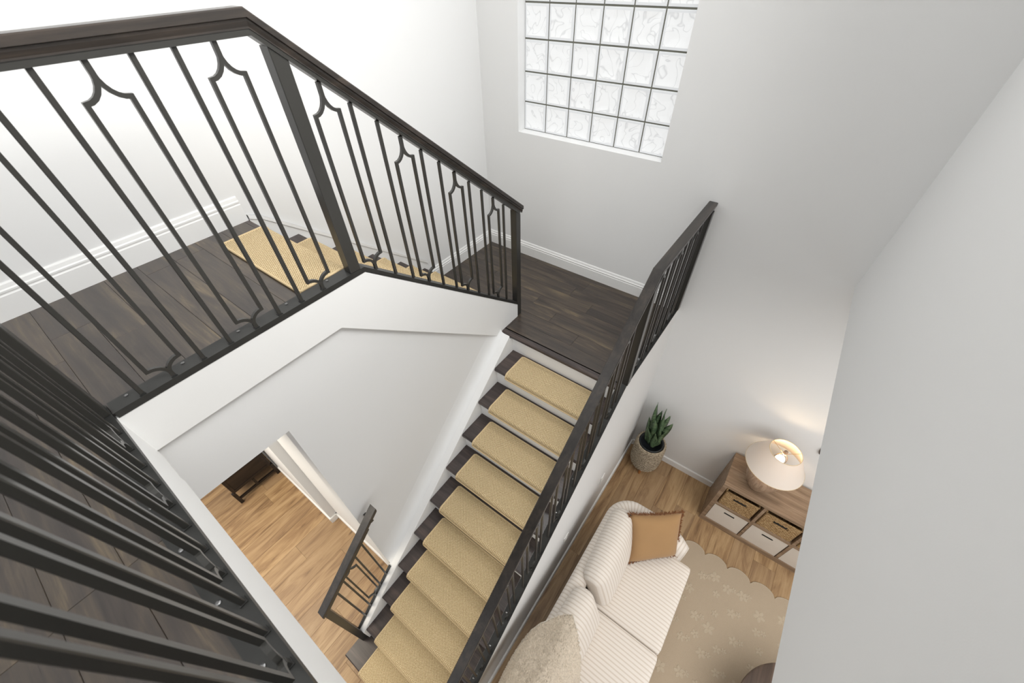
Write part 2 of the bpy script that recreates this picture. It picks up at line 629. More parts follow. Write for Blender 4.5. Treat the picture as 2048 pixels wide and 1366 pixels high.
# ---------------------------------------------------------------- window of glass blocks
win = struct(MB().box(WX0, WX1, YW + .0915, YW + .14, WZ0, WZ1).obj('window_1', M_mortar))
P = .1932
for i in range(6):
    for j in range(8):
        x, z = WX0 + .0005 + i * P, WZ0 + j * P
        if 'gb' not in globals():
            g = .0052
            m = MB()
            s = P - 2 * g
            rr = []
            for d, y in ((0, .02), (0, .004), (.003, .0), (.014, .0)):
                rr.append([(g + d, y, g + d), (g + s - d, y, g + d), (g + s - d, y, g + s - d), (g + d, y, g + s - d)])
            m.rings(rr, True, False)
            gb = m.mesh('block_rim', M_glassrim)
            m = MB()
            n = 10
            q = g + .014
            w = s - .028
            for a in range(n + 1):
                for b in range(n + 1):
                    e = min(a, b, n - a, n - b) / n
                    dd = .007 * min(1, e * 5)
                    m.v.append((q + w * a / n, dd + .0018 * math.sin(a * 2.1) * math.cos(b * 1.7) * (e > 0), q + w * b / n))
            m.f = [(a * (n + 1) + b, (a + 1) * (n + 1) + b, (a + 1) * (n + 1) + b + 1, a * (n + 1) + b + 1) for a in range(n) for b in range(n)]
            gp = m.mesh('block_face', M_glass, smooth='all')
        r = add('glass_block', gb, win, (x, YW + .08, z))
        add('block_face', gp, r)

# ---------------------------------------------------------------- stairs
# lower flight
st = thing('staircase', 'lower flight of dark timber treads with white risers, from half landing to ground floor', 'stairs', (-.9, .6, Z0))
inv = Vector((.9, -.6, -Z0))


def under(mesh_builder, name, mat, parent, **kw):
    L = parent.location
    mesh_builder.v = [(p[0] - L.x, p[1] - L.y, p[2] - L.z) for p in mesh_builder.v]
    return mesh_builder.obj(name, mat, parent, **kw)


def tread_mesh(L, D=.25, T=.034):
    # x along length 0..L, front nosing at y=0 going to y=D, top at z=0
    r = .008
    poly = [(0 + r, 0), (0, -r), (0, -T + r), (r, -T), (D, -T), (D, 0)]
    return MB().yz(poly, 0, L).mesh('tread', M_tread)


tm = tread_mesh(XS1 - XS0)
for k in range(1, 11):
    y, z = YN0 - RUN * k, ZL - RISE * k
    if k == 10:
        o = add('tread', tread_mesh(XS1 + 1.405), st, (-1.405 - st.location.x, y - st.location.y, z - Z0))
    else:
        add('tread', tm, st, (XS0 - st.location.x, y - st.location.y, z - Z0))
rm = {}
for k in range(0, 11):
    y = YN0 - RUN * k + .025
    z = ZL - RISE * k
    z1 = z - (.034 if k else .036)
    m = MB().box(XS0 if k < 10 else -1.385, XS1, y, y + .015, z - RISE, z1)
    under(m, 'riser', M_riser, st)
# landing nosing board
under(MB().yz([(YN0 + .008, ZL), (YN0, ZL - .008), (YN0, ZL - .028), (YN0 + .008, ZL - .036), (YN0 + .05, ZL - .036), (YN0 + .05, ZL)], -1.425, XS1 + .0), 'landing_nosing', M_tread, st)
# left closed stringer of the lower flight
zc = lambda y: nz(y) + .012
ye = -.262
under(MB().yz([(YN0 - .012, zc(YN0 - .012)), (ye, zc(ye)), (ye, Z0), (.178, Z0), (.30, Z0), (YN0 - .012, -2.42)], -1.405, -1.3385), 'stringer', M_trim, st, bevel=.003)

under(MB().box(-1.42, -1.3375, YN0 - .03, YN0 + .05, -2.45, ZL - .037), 'stringer_end', M_trim, st)
# plaster cove that blends the stringer into the wall
cv = []
for y in (YN0 - .014, .1785):
    cv.append([(x, y, zc(y) + u) for x, u in ((-1.460, -.05), (-1.400, -.05), (-1.390, .0005), (-1.402, .004), (-1.414, .012), (-1.425, .025), (-1.434, .044), (-1.441, .07), (-1.446, .105), (-1.4495, .15), (-1.460, .15))])
struct(MB().rings(cv).obj('trim_stringer_cove', M_wall, smooth=True))

# upper flight
su = thing('staircase', 'upper flight of dark timber treads descending along the left wall to the half landing', 'stairs', (-1.9, 1.3, ZL))
tmu = tread_mesh(-1.5 - XW - .014)
UR = 1.1 / 6
for k in range(0, 6):
    y, z = YU0 + RUN * k, -1.0 - UR * k
    if k:
        o = add('tread', tmu, su, (-1.5 - su.location.x, y - su.location.y, z - ZL), PI)
    under(MB().box(XW + .0145, -1.5, y - .04, y - .025, z - UR, z - (.036)), 'riser', M_riser, su)
under(MB().yz([(YU0 - .03, -1.0), (YU0 - .008, -1.0), (YU0, -1.008), (YU0, -1.028), (YU0 - .008, -1.036), (YU0 - .03, -1.036)], XW, -1.5), 'landing_nosing', M_tread, su)


# ---------------------------------------------------------------- carpet tread mats
def mat_meshes(W, D=.222, wrap=.030, T=.012):
    # centred x, front at y=0 going to y=D, on tread top z=0
    prof = [(D, .001), (D - .004, T), (.018, T)]
    for a in range(7):
        t = a / 6 * PI / 2
        prof.append((.018 - .030 * math.sin(t), -.018 + .030 * math.cos(t)))
    prof += [(-.012, -wrap - .008), (-.001, -wrap - .008), (-.001, 0.0005), (D, .0005)]
    m = MB().yz(prof, -W / 2 + .006, W / 2 - .006)
    body = m.mesh('woven_pile', M_sisal)
    path = [(-W / 2 + .008, -.012, -wrap - .008)]
    b = MB()
    side = [(-.012, -wrap - .004)] + [(.018 - .029 * math.sin(t), -.018 + .029 * math.cos(t)) for t in [PI / 2, PI / 3, PI / 6, 0]] + [(.06, .0105), (.12, .0105), (.18, .0105), (D - .014, .0105)]
    xr = W / 2 - .006
    pts = [(-xr, y, z) for y, z in side]
    pts += [(-xr + .012, D - .003, .0085), (0, D - .003, .0085), (xr - .012, D - .003, .0085)]
    pts += [(xr, y, z) for y, z in reversed(side)]
    pts += [(xr - .01, -.012, -wrap - .008), (0, -.012, -wrap - .008), (-xr + .01, -.012, -wrap - .008), (-xr, -.012, -wrap - .004)]
    b.tube(pts, .0062, 6)
    return body, b.mesh('binding', M_bind, smooth='all')


ordn = ['first', 'second', 'third', 'fourth', 'fifth', 'sixth', 'seventh', 'eighth', 'ninth', 'tenth']
bm_, bb_ = mat_meshes(.672)
proto = None
for k in range(1, 11):
    y, z = YN0 - RUN * k, ZL - RISE * k
    if k < 10:
        lab = 'woven sisal mat on the %s step below the half landing, lower flight' % ordn[k - 1]
    else:
        lab = 'woven sisal mat on the wide bottom step of the lower flight'
    if proto is None:
        proto = thing('stair_mat', lab, 'stair mat', (-.895, y, z), 'sisal mats on the lower flight')
        add('woven_pile', bm_, proto)
        add('binding', bb_, proto)
        o = proto
    else:
        o = copy_tree(proto)
        o['label'] = lab
    o.location = (-.895, y, z)
for k in range(0, 6):
    y, z = YU0 + RUN * k, -1.0 - UR * k
    o = copy_tree(proto)
    o.rotation_euler = (0, 0, PI)
    o.location = (-1.828 if k == 0 else -1.86, y, z)
    o['group'] = 'sisal mats on the upper flight'
    o['label'] = ('woven sisal mat at the head of the upper flight on the dark hall floor' if k == 0 else
                  'woven sisal mat on the %s step down from the upper hall, along the left wall' % ordn[k - 1])


# ---------------------------------------------------------------- balustrades
def ribbon(pts, w, dep):
    """flat bar following 2d polyline pts=(y, z), width w in plane, depth dep along x"""
    m = MB()
    n = len(pts)
    L, Rr = [], []
    for i, p in enumerate(pts):
        p = Vector(p)
        d0 = (p - Vector(pts[i - 1])).normalized() if i else None
        d1 = (Vector(pts[i + 1]) - p).normalized() if i < n - 1 else None
        d0 = d0 or d1
        d1 = d1 or d0
        t = (d0 + d1).normalized()
        nn = Vector((-t.y, t.x))
        c = max(.5, nn.dot(Vector((-d0.y, d0.x))))
        L.append(p + nn * (w / 2 / c))
        Rr.append(p - nn * (w / 2 / c))
    r = []
    for a, b in zip(L, Rr):
        r.append([(-dep / 2, a.x, a.y), (dep / 2, a.x, a.y), (dep / 2, b.x, b.y), (-dep / 2, b.x, b.y)])
    return m.rings(r)


def bar_mesh(H, w=.013):
    return MB().box(-w / 2, w / 2, -w / 2, w / 2, 0, H).mesh('baluster', M_metal, bevel=.0015)


def loz_mesh(H, w=.0115, hw=.047, tl=0.0, bl=0.0, ts=.054, tk=.082, bs=.040, bk=.060):
    """stem, split into two verticals through concave arcs, mirrored at the bottom; tl/bl: slope shifts"""
    m = MB()
    for s in (-1, 1):
        pts = [(0, 0), (0, bs * .45)]
        for a in range(1, 7):
            t = a / 6 * PI / 2
            pts.append((s * hw * (1 - math.cos(t)), bs * .45 + (bk - bs * .45) * math.sin(t) ** 1.0))
        top = []
        t0 = ts * .45
        for a in range(1, 7):
            t = a / 6 * PI / 2
            top.append((s * hw * (1 - math.cos(t)), H - t0 - (tk - t0) * math.sin(t)))
        pts += list(reversed(top)) + [(0, H - t0), (0, H)]
        r = ribbon(pts, w, .012)
        i = len(m.v)
        m.v += r.v
        m.f += [tuple(i + q for q in f) for f in r.f]
    m.box(-.0065, .0065, -.0065, .0065, 0, bs * .8)
    m.box(-.0065, .0065, -.0065, .0065, H - ts * .8, H)
    return m.mesh('panel_baluster', M_metal)


RP = [(-.031, .052), (-.028, .055), (.028, .055), (.031, .052), (.031, .036), (.024, .034), (.023, .028), (.019, .018), (.019, .014), (-.019, .014), (-.019, .018), (-.023, .028), (-.024, .034), (-.031, .036)]
SB = [(-.0165, .0), (-.0165, .014), (.0165, .014), (.0165, 0)]


def sweep_y(prof, x, path, vs=None, axis='y'):
    rings = []
    for i, (y, z) in enumerate(path):
        ss = []
        for j in (i - 1, i):
            if 0 <= j < len(path) - 1:
                a, b = path[j], path[j + 1]
                ss.append(math.hypot(b[0] - a[0], b[1] - a[1]) / abs(b[0] - a[0]))
        k = sum(ss) / len(ss)
        rings.append([(x + o, y, z + u * k) if axis == 'y' else (y, x + o, z + u * k) for o, u in prof])
    return MB().rings(rings)


def plate_pts(parent, path, x0, x1, T=.012, lip=0):
    top = [(y, z) for y, z in path]
    bot = [(y, z - T) for y, z in reversed(path)]
    return under(MB().yz(top + bot, x0, x1), 'base_plate', M_plate, parent)


screw = MB().lathe([(.006, 0), (.006, .002), (.003, .0035)], n=8).mesh('screw', M_screw)
collar = MB().box(-.009, .009, -.009, .009, 0, .004).mesh('collar', M_plate)


def put(parent, name, me, x, y, z, rz=0):
    L = parent.location
    return add(name, me, parent, (x - L.x, y - L.y, z - L.z), rz)


# upper balustrade: level over the hall edge, then down the upper flight
ub = thing('balustrade', 'dark metal balustrade with timber handrail along hall edge and upper flight', 'balustrade', (XP, .3, -1.0))
zr = lambda y: -.157 if y < .686 else -.298 - .837 * (y - .854)
under(sweep_y(RP, XP, [(-.20, -.157), (.686, -.157), (1.995, zr(1.995))]), 'handrail', M_rail, ub)
under(sweep_y(SB, XP, [(-.20, -.157), (.686, -.157), (1.975, zr(1.975))]), 'rail_bar', M_metal, ub)
zb = lambda y: -.988 if y < .79 else -1.038 - SL * (y - .85)
plate_pts(ub, [(-.17, -.988), (.79, -.988), (1.945, zb(1.945))], XP - .05, XP + .014, T=.0245)
H1 = .831
b1, l1 = bar_mesh(H1), loz_mesh(H1)
for i, y in enumerate([-.086, .008, .104, .199, .297, .391, .487, .587]):
    put(ub, 'panel_baluster' if i % 3 == 1 else 'baluster', l1 if i % 3 == 1 else b1, XP, y, -.988)
    put(ub, 'collar', collar, XP, y, -.988)
H2 = .742
b2, l2 = bar_mesh(H2), loz_mesh(H2, ts=.066, tk=.094, bs=.046, bk=.068)
for i, y in enumerate([.852, .949, 1.046, 1.143, 1.240, 1.338, 1.431, 1.530, 1.627, 1.723, 1.819]):
    put(ub, 'panel_baluster' if i % 3 == 0 else 'baluster', l2 if i % 3 == 0 else b2, XP, y, zb(y))
for y0, y1, z0 in ((.722, .772, -.988), (1.936, 1.986, ZL)):
    zt_ = [zr(y0) + .003, zr(y1) + .003]
    under(MB().yz([(y0, z0), (y1, z0), (y1, zt_[1]), (y0, zt_[0])], XP - .036, XP + .012), 'newel_post', M_metal, ub, bevel=.002)
for y in (-.12, .05, .245, .44, .63):
    put(ub, 'screw', screw, XP - .034, y, -.988)

# near gallery balustrade, running across the view
YG = -.189
nb = thing('balustrade', 'dark metal gallery balustrade in the near foreground along the floor edge', 'balustrade', (-.5, YG, -1.0))
under(sweep_y(RP, YG, [(-1.437, -.157), (.47, -.157)], axis='x'), 'handrail', M_rail, nb)
under(sweep_y(SB, YG, [(-1.437, -.157), (.47, -.157)], axis='x'), 'rail_bar', M_metal, nb)
under(MB().box(-1.487, .49, YG - .05, YG + .014, -1.0128, -.988), 'base_plate', M_plate, nb)
under(MB().box(-1.475, -1.424, YG - .055, YG + .013, -.988, -.14), 'newel_post', M_metal, nb, bevel=.002)
xs = [-1.327, -1.236, -1.147, -1.057, -.967, -.877, -.787, -.699, -.609, -.519, -.431, -.342, -.252, -.162, -.072, .018, .108, .198, .288, .378]
for i, x in enumerate(xs):
    put(nb, 'panel_baluster' if i % 3 == 1 else 'baluster', l1 if i % 3 == 1 else b1, x, YG, -.988, PI / 2)
    put(nb, 'collar', collar, x, YG, -.988)
for x in (-1.37, -1.19, -1.0, -.83, -.65, -.47):
    put(nb, 'screw', screw, x, YG - .032, -.988)

# balustrade between the lower flight and the living room
XB = -.422
rb = thing('balustrade', 'dark metal balustrade with timber handrail between lower flight and living room', 'balustrade', (XB, 1.0, -2.075))
zk = 1.80
rz_ = lambda y: -1.242 if y >= zk else -1.242 - .84 * (zk - y)
RPw = [(a * .9, b) for a, b in RP]
under(sweep_y(RPw, XB, [(YW, -1.242), (zk, -1.242), (-.66, rz_(-.66))]), 'handrail', M_rail, rb)
under(sweep_y(SB, XB, [(YW, -1.242), (zk, -1.242), (-.63, rz_(-.63))]), 'rail_bar', M_metal, rb)
pz = lambda y: -2.063 if y >= yk else -2.063 - .837 * (yk - y)
plate_pts(rb, [(YW, -2.063), (yk, -2.063), (-.62, pz(-.62))], -.460, -.402)
Hl = .821
b3, l3 = bar_mesh(Hl), loz_mesh(Hl)
hs = rz_(1.0) - pz(1.0)
b4, l4 = bar_mesh(hs), loz_mesh(hs, ts=.066, tk=.094, bs=.046, bk=.068)
for i in range(8):
    y = 2.60 - .0955 * i
    put(rb, 'panel_baluster' if i % 3 == 1 else 'baluster', l3 if i % 3 == 1 else b3, XB, y, -2.063)
for i in range(23):
    y = 1.655 - .097 * i
    if y < -.56:
        break
    put(rb, 'panel_baluster' if i % 3 == 1 else 'baluster', l4 if i % 3 == 1 else b4, XB, y, pz(y))
for y0, y1 in ((2.684, 2.734), (1.752, 1.802), (.55, .62), (-.62, -.57)):
    a, b = (pz(y0), pz(y1))
    if y0 == .55:
        continue
    under(MB().yz([(y0, a), (y1, b), (y1, rz_(y1)), (y0, rz_(y0))], XB - .025, XB + .025), 'newel_post', M_metal, rb, bevel=.002)
for i in range(20):
    y = 2.56 - .194 * i
    if y > -.5:
        put(rb, 'screw', screw, XB - .020, y, pz(y))

# short balustrade at the foot of the lower flight, fixed to the wall end
XF = -1.372
sb = thing('balustrade', 'short dark balustrade at the foot of the lower flight beside the wall end', 'balustrade', (XF, 0, -3.5))
fz = lambda y: -2.563 - .845 * (.285 - y)
under(sweep_y(RPw, XF, [(-.315, fz(-.315)), (.285, fz(.285))]), 'handrail', M_rail, sb)
under(sweep_y(SB, XF, [(-.29, fz(-.29)), (.19, fz(.19))]), 'rail_bar', M_metal, sb)
pf = lambda y: zc(y) + .012
plate_pts(sb, [(.165, pf(.165)), (-.262, pf(-.262))], -1.401, -1.381)
for i, y in enumerate([.108, .035, -.034, -.104, -.173]):
    h = fz(y) - pf(y)
    if i == 2:
        put(sb, 'panel_baluster', loz_mesh(h, hw=.043, ts=.066, tk=.094, bs=.046, bk=.068), -1.388, y, pf(y))
    else:
        put(sb, 'baluster', bar_mesh(h), -1.388, y, pf(y))
under(MB().yz([(-.308, -3.9245), (-.262, -3.9245), (-.262, fz(-.262)), (-.308, fz(-.308))], -1.405, -1.360), 'newel_post', M_metal, sb, bevel=.002)
under(MB().box(-1.449, -1.372, .225, .245, fz(.235) - .03, fz(.235) - .01), 'wall_bracket', M_metal, sb)

# ---------------------------------------------------------------- living room: cube shelf
sh = thing('cube_shelf', 'washed oak cube shelf of two rows standing against the window wall', 'shelf', (1.02, 2.53, Z0))
X0, X1c, YF, YB, ZT = .507, 1.545, 2.34, 2.715, -3.37
for nme, bx in (('top_board', (X0, X1c, YF, YB, ZT - .036, ZT)), ('bottom_board', (X0, X1c, YF, YB, Z0, Z0 + .065)),
                ('side_panel', (X0, X0 + .036, YF, YB, Z0 + .065, ZT - .036)), ('side_panel', (X1c - .036, X1c, YF, YB, Z0 + .065, ZT - .036)),
                ('back_panel', (X0 + .036, X1c - .036, YB - .008, YB, Z0 + .065, ZT - .036))):
    under(MB().box(*bx), nme, M_cab, sh, bevel=.0015)
cw = (X1c - X0 - .072 - .044) / 3
cx = [X0 + .036 + i * (cw + .022) for i in range(3)]
for i in (0, 1):
    under(MB().box(cx[i] + cw, cx[i] + cw + .022, YF + .003, YB - .008, Z0 + .065, ZT - .036), 'divider', M_cab, sh)
for i in range(3):
    under(MB().box(cx[i], cx[i] + cw, YF + .003, YB - .008, -3.735, -3.712), 'shelf_board', M_cab, sh)

pos = ['left', 'middle', 'right']
for i in range(3):
    # canvas bins in the lower row
    t = thing('storage_bin', 'cream fabric bin with black slot handle in the %s lower cube of the shelf' % pos[i], 'storage bin', (cx[i] + cw / 2, YF + .19, Z0 + .065), 'cream bins in the lower shelf row')
    w, h = cw - .012, .293
    m = MB()
    m.box(-w / 2, w / 2, -.180, -.172, .001, h)
    m.box(-w / 2, w / 2, .150, .156, .001, h)
    m.box(-w / 2, -w / 2 + .006, -.172, .150, .001, h)
    m.box(w / 2 - .006, w / 2, -.172, .150, .001, h)
    m.box(-w / 2 + .006, w / 2 - .006, -.172, .150, .001, .006)
    m.obj('bin_body', M_bin, t)
    MB().box(-.045, .045, -.1825, -.1795, h - .072, h - .054).obj('slot_handle', M_black, t, bevel=.001)
    # woven baskets in the upper row
    t = thing('storage_basket', 'woven seagrass basket in the %s upper cube of the shelf' % pos[i], 'basket', (cx[i] + cw / 2, YF + .19, -3.712), 'seagrass baskets in the upper shelf row')
    w, h, dpt = cw - .03, .225, .31
    MB().box(-w / 2 + .008, w / 2 - .008, -.165, -.157, 0, h).box(-w / 2 + .008, w / 2 - .008, .135, .143, 0, h).box(-w / 2 + .005, -w / 2 + .013, -.165, .143, 0, h).box(w / 2 - .013, w / 2 - .005, -.165, .143, 0, h).box(-w / 2 + .01, w / 2 - .01, -.16, .14, 0.001, .006).obj('liner', M_basket, t)
    m = MB()
    rows = 17
    for r_ in range(rows):
        z = .008 + (h - .012) * r_ / (rows - 1)
        pts = []
        nn = 26
        for a in range(nn + 1):
            x = -w / 2 + .004 + (w - .008) * a / nn
            if h * .62 < z < h * .78 and abs(x) < .055:
                continue
            pts.append((x, -.167 - .0035 * math.sin(a * 1.9 + r_ * PI) - .001 * random.random(), z + .002 * math.sin(a * 3.1 + r_)))
        segs, cur = [], []
        for p in pts:
            if cur and p[0] - cur[-1][0] > .03:
                segs.append(cur)
                cur = []
            cur.append(p)
        segs.append(cur)
        for s_ in segs:
            m.tube(s_, .0072, 5, flat=.95)
        for sx in (-1, 1):
            m.tube([(sx * (w / 2 - .006), -.165 + .3 * a / 8, z) for a in range(9)], .006, 5)
    o = m.obj('woven_cords', M_basket, t, smooth='all')
    o['kind'] = 'stuff'
    MB().box(-.052, .052, -.1685, -.1655, h * .64, h * .76).obj('slot_shade', M_black, t)  # black slab stands in for the shade inside the open slot
    m = MB()
    m.tube([(-w / 2 + .004, -.166, h), (0, -.17, h + .003), (w / 2 - .004, -.166, h), (w / 2 - .006, .13, h), (-w / 2 + .006, .13, h), (-w / 2 + .004, -.166, h)], .009, 6)
    m.obj('rim', M_basket, t, smooth='all')

# ---------------------------------------------------------------- table lamp
lx, ly = .73, 2.48
lp = thing('table_lamp', 'lit table lamp with blush cone shade and turned wooden base on the shelf', 'lamp', (lx, ly, ZT))
prof = [(.0, .0), (.055, .0), (.062, .008), (.085, .05), (.115, .11), (.134, .165), (.136, .20), (.125, .235), (.095, .265), (.055, .285), (.022, .298), (.018, .36), (.0, .362)]
MB().lathe(prof, n=48, caps=False).obj('lamp_base', M_lampbase, lp, smooth='all')
zb0, zb1 = .37, .57
m = MB()
m.lathe([(.2150, zb0), (.115, zb1), (.1130, zb1), (.2130, zb0), (.2150, zb0)], n=64, caps=False)
m.obj('lamp_shade', M_shade, lp, smooth=True)
m = MB()
for r_, z in ((.114, zb1), (.2145, zb0)):
    m.tube([(r_ * math.cos(2 * PI * a / 48), r_ * math.sin(2 * PI * a / 48), z) for a in range(49)], .0022, 5)
m.obj('shade_trim', M_bind, lp, smooth='all')
m = MB()
for a in range(3):
    t_ = a * 2 * PI / 3 + .5
    m.tube([(.012 * math.cos(t_), .012 * math.sin(t_), zb1 - .03), (.113 * math.cos(t_), .113 * math.sin(t_), zb1 - .004)], .0016, 5)
hp = []
for a in range(17):
    t_ = -PI / 2 + 2 * PI * a / 16
    hp.append((.045 * math.cos(t_), 0.0, zb1 - .115 + .085 * math.sin(t_)))
m.tube(hp, .0018, 5)
m.obj('harp', M_gold, lp, smooth='all')
MB().lathe([(.0, zb1 - .03), (.013, zb1 - .028), (.016, zb1 - .012), (.013, zb1 + .008), (.0, zb1 + .012)], n=16, caps=False).obj('finial', M_lampbase, lp, smooth='all')
MB().lathe([(.0, .362), (.014, .364), (.016, .40), (.0, .402)], n=16, caps=False).obj('bulb_socket', M_gold, lp, smooth='all')
MB().lathe([(.0, .40), (.014, .402), (.022, .425), (.032, .45), (.033, .468), (.026, .488), (.012, .498), (.0, .50)], n=24, caps=False).obj('light_bulb', M_bulb, lp, smooth='all')
pl = bpy.data.lights.new('lamp_glow', 'POINT')
pl.energy, pl.color, pl.shadow_soft_size = 1.3, (1, .76, .48), .035
po = bpy.data.objects.new('lamp_glow', pl)
COL.objects.link(po)
po.location = (lx, ly, ZT + .515)

# ---------------------------------------------------------------- potted plant
pp = thing('potted_plant', 'snake plant in a round woven planter on small wooden feet, in the corner', 'plant', (-.182, 2.53, Z0))
prof = [(.0, .105), (.10, .105), (.128, .12), (.142, .18), (.147, .28), (.146, .40), (.142, .475), (.139, .492), (.133, .497), (.126, .492), (.124, .46), (.120, .42), (.0, .42)]
MB().lathe(prof, n=48, caps=False).obj('planter_shell', M_pot, pp, smooth='all')
m = MB()
for r_ in range(21):
    z = .13 + r_ * .0172
    R_ = .145 if z < .2 else .149
    R_ = .133 + .014 * min(1, (z - .11) / .07) if z < .2 else .1475 - max(0, z - .40) * .05
    pts = [((R_ + .0034 * math.sin(a * 2 * PI * 26 / 104 + r_ * PI)) * math.cos(2 * PI * a / 104), (R_ + .0034 * math.sin(a * 2 * PI * 26 / 104 + r_ * PI)) * math.sin(2 * PI * a / 104), z) for a in range(105)]
    m.tube(pts, .0058, 4)
o = m.obj('woven_cords', M_pot, pp, smooth='all')
o['kind'] = 'stuff'
MB().lathe([(.0, .43), (.098, .43), (.107, .49), (.121, .492), (.121, .497), (.104, .497), (.098, .45), (.0, .45)], n=40, caps=False).obj('inner_pot', M_blackpot, pp, smooth='all')
m = MB()
m.lathe([(.0, .446), (.05, .446), (.098, .438)], n=24, caps=False)
m.obj('soil', M_soil, pp, smooth='all')
for a in range(3):
    t_ = a * 2 * PI / 3 - 1.45
    cx_, cy_ = .085 * math.cos(t_), .085 * math.sin(t_)
    MB().rings([[(cx_ * 1.15 + .012 * math.cos(2 * PI * k / 10), cy_ * 1.15 + .012 * math.sin(2 * PI * k / 10), 0) for k in range(10)],
                [(cx_ + .02 * math.cos(2 * PI * k / 10), cy_ + .02 * math.sin(2 * PI * k / 10), .115) for k in range(10)]]).obj('foot', M_foot, pp)
rl = random.Random(5)
tips = [(-.080, .05, 1.05, .03), (.003, .06, 1.00, .03), (.055, .05, .94, .03), (.10, .05, .85, .03), (-.115, .04, .80, .02), (-.04, -.01, .86, .03),
        (.03, .0, .80, .033), (.085, .0, .76, .03), (-.03, .07, .93, .026), (.045, .09, .88, .028), (.0, -.05, .72, .03), (.06, -.05, .68, .028), (-.07, -.03, .72, .027), (.02, .03, .92, .03), (-.045, .03, .78, .03)]
for i, (tx, ty, tz, w) in enumerate(tips):
    w *= 1.25
    bx, by = tx * .45 + rl.uniform(-.015, .015), ty * .45 + rl.uniform(-.015, .015)
    tw0, tw1 = rl.uniform(-1.2, 1.2), rl.uniform(-.7, .7)
    rings = []
    n = 12
    for k in range(n + 1):
        t = k / n
        px = bx + (tx - bx) * t ** 1.3 + .006 * math.sin(5 * t + i)
        py = by + (ty - by) * t ** 1.3 + .006 * math.cos(4 * t + i)
        pz_ = .455 + (tz - .455) * t
        ww = w * (.55 + .45 * math.sin(min(1, t * 1.6) * PI / 2)) * (1 - max(0, (t - .55) / .45) ** 1.8) + .0006
        an = tw0 + tw1 * t
        ca, sa = math.cos(an), math.sin(an)
        cup = ww * .35
        th = .0022
        q = []
        for u, vv in ((-1, cup), (0, 0), (1, cup), (0, th * 1.2 + .001)):
            q.append((px + ca * u * ww - sa * vv, py + sa * u * ww + ca * vv, pz_))
        rings.append(q)
    MB().rings(rings).obj('leaf', M_leaf, pp, smooth='all')


# ---------------------------------------------------------------- sofa
def set_uv(o, fn):
    me = o.data
    uv = me.uv_layers.new(name='UVMap')
    for lp_ in me.loops:
        c = me.vertices[lp_.vertex_index].co
        uv.data[lp_.index].uv = fn(c, lp_.vertex_index)


def cushion(sx, sy, sz, r, crown=.0, n=14, bulge=.0, tiltx=0.0):
    """rounded box centred at the origin, made of six grids, welded"""
    m = MB()
    hx, hy, hz = sx / 2, sy / 2, sz / 2

    def pt(x, y, z):
        ix, iy, iz = max(-hx + r, min(hx - r, x)), max(-hy + r, min(hy - r, y)), max(-hz + r, min(hz - r, z))
        d = Vector((x - ix, y - iy, z - iz))
        if d.length > 1e-9:
            d = d.normalized() * r
        p = Vector((ix, iy, iz)) + d
        ux, uy, uz = p.x / hx, p.y / hy, p.z / hz
        p.z += (1 if z > 0 else -.25) * crown * (1 - ux * ux) * (1 - uy * uy) * abs(uz)
        p.x += (1 if x > 0 else -1) * bulge * (1 - uz * uz) * (1 - uy * uy) * abs(ux)
        return p
    g = [-1 + 2 * i / n for i in range(n + 1)]
    g = [math.copysign(abs(a) ** .75, a) for a in g]
    for ax in range(3):
        for s in (-1, 1):
            i0 = len(m.v)
            for a in g:
                for b in g:
                    q = [0, 0, 0]
                    q[ax] = s
                    q[(ax + 1) % 3] = a
                    q[(ax + 2) % 3] = b
                    m.v.append(tuple(pt(q[0] * hx, q[1] * hy, q[2] * hz)))
            for a in range(n):
                for b in range(n):
                    m.f.append((i0 + a * (n + 1) + b, i0 + (a + 1) * (n + 1) + b, i0 + (a + 1) * (n + 1) + b + 1, i0 + a * (n + 1) + b + 1))
    return m


sf = thing('sofa', 'cream striped corduroy two-seat sofa with rounded back beside the stair wall', 'sofa', (.12, .93, Z0))
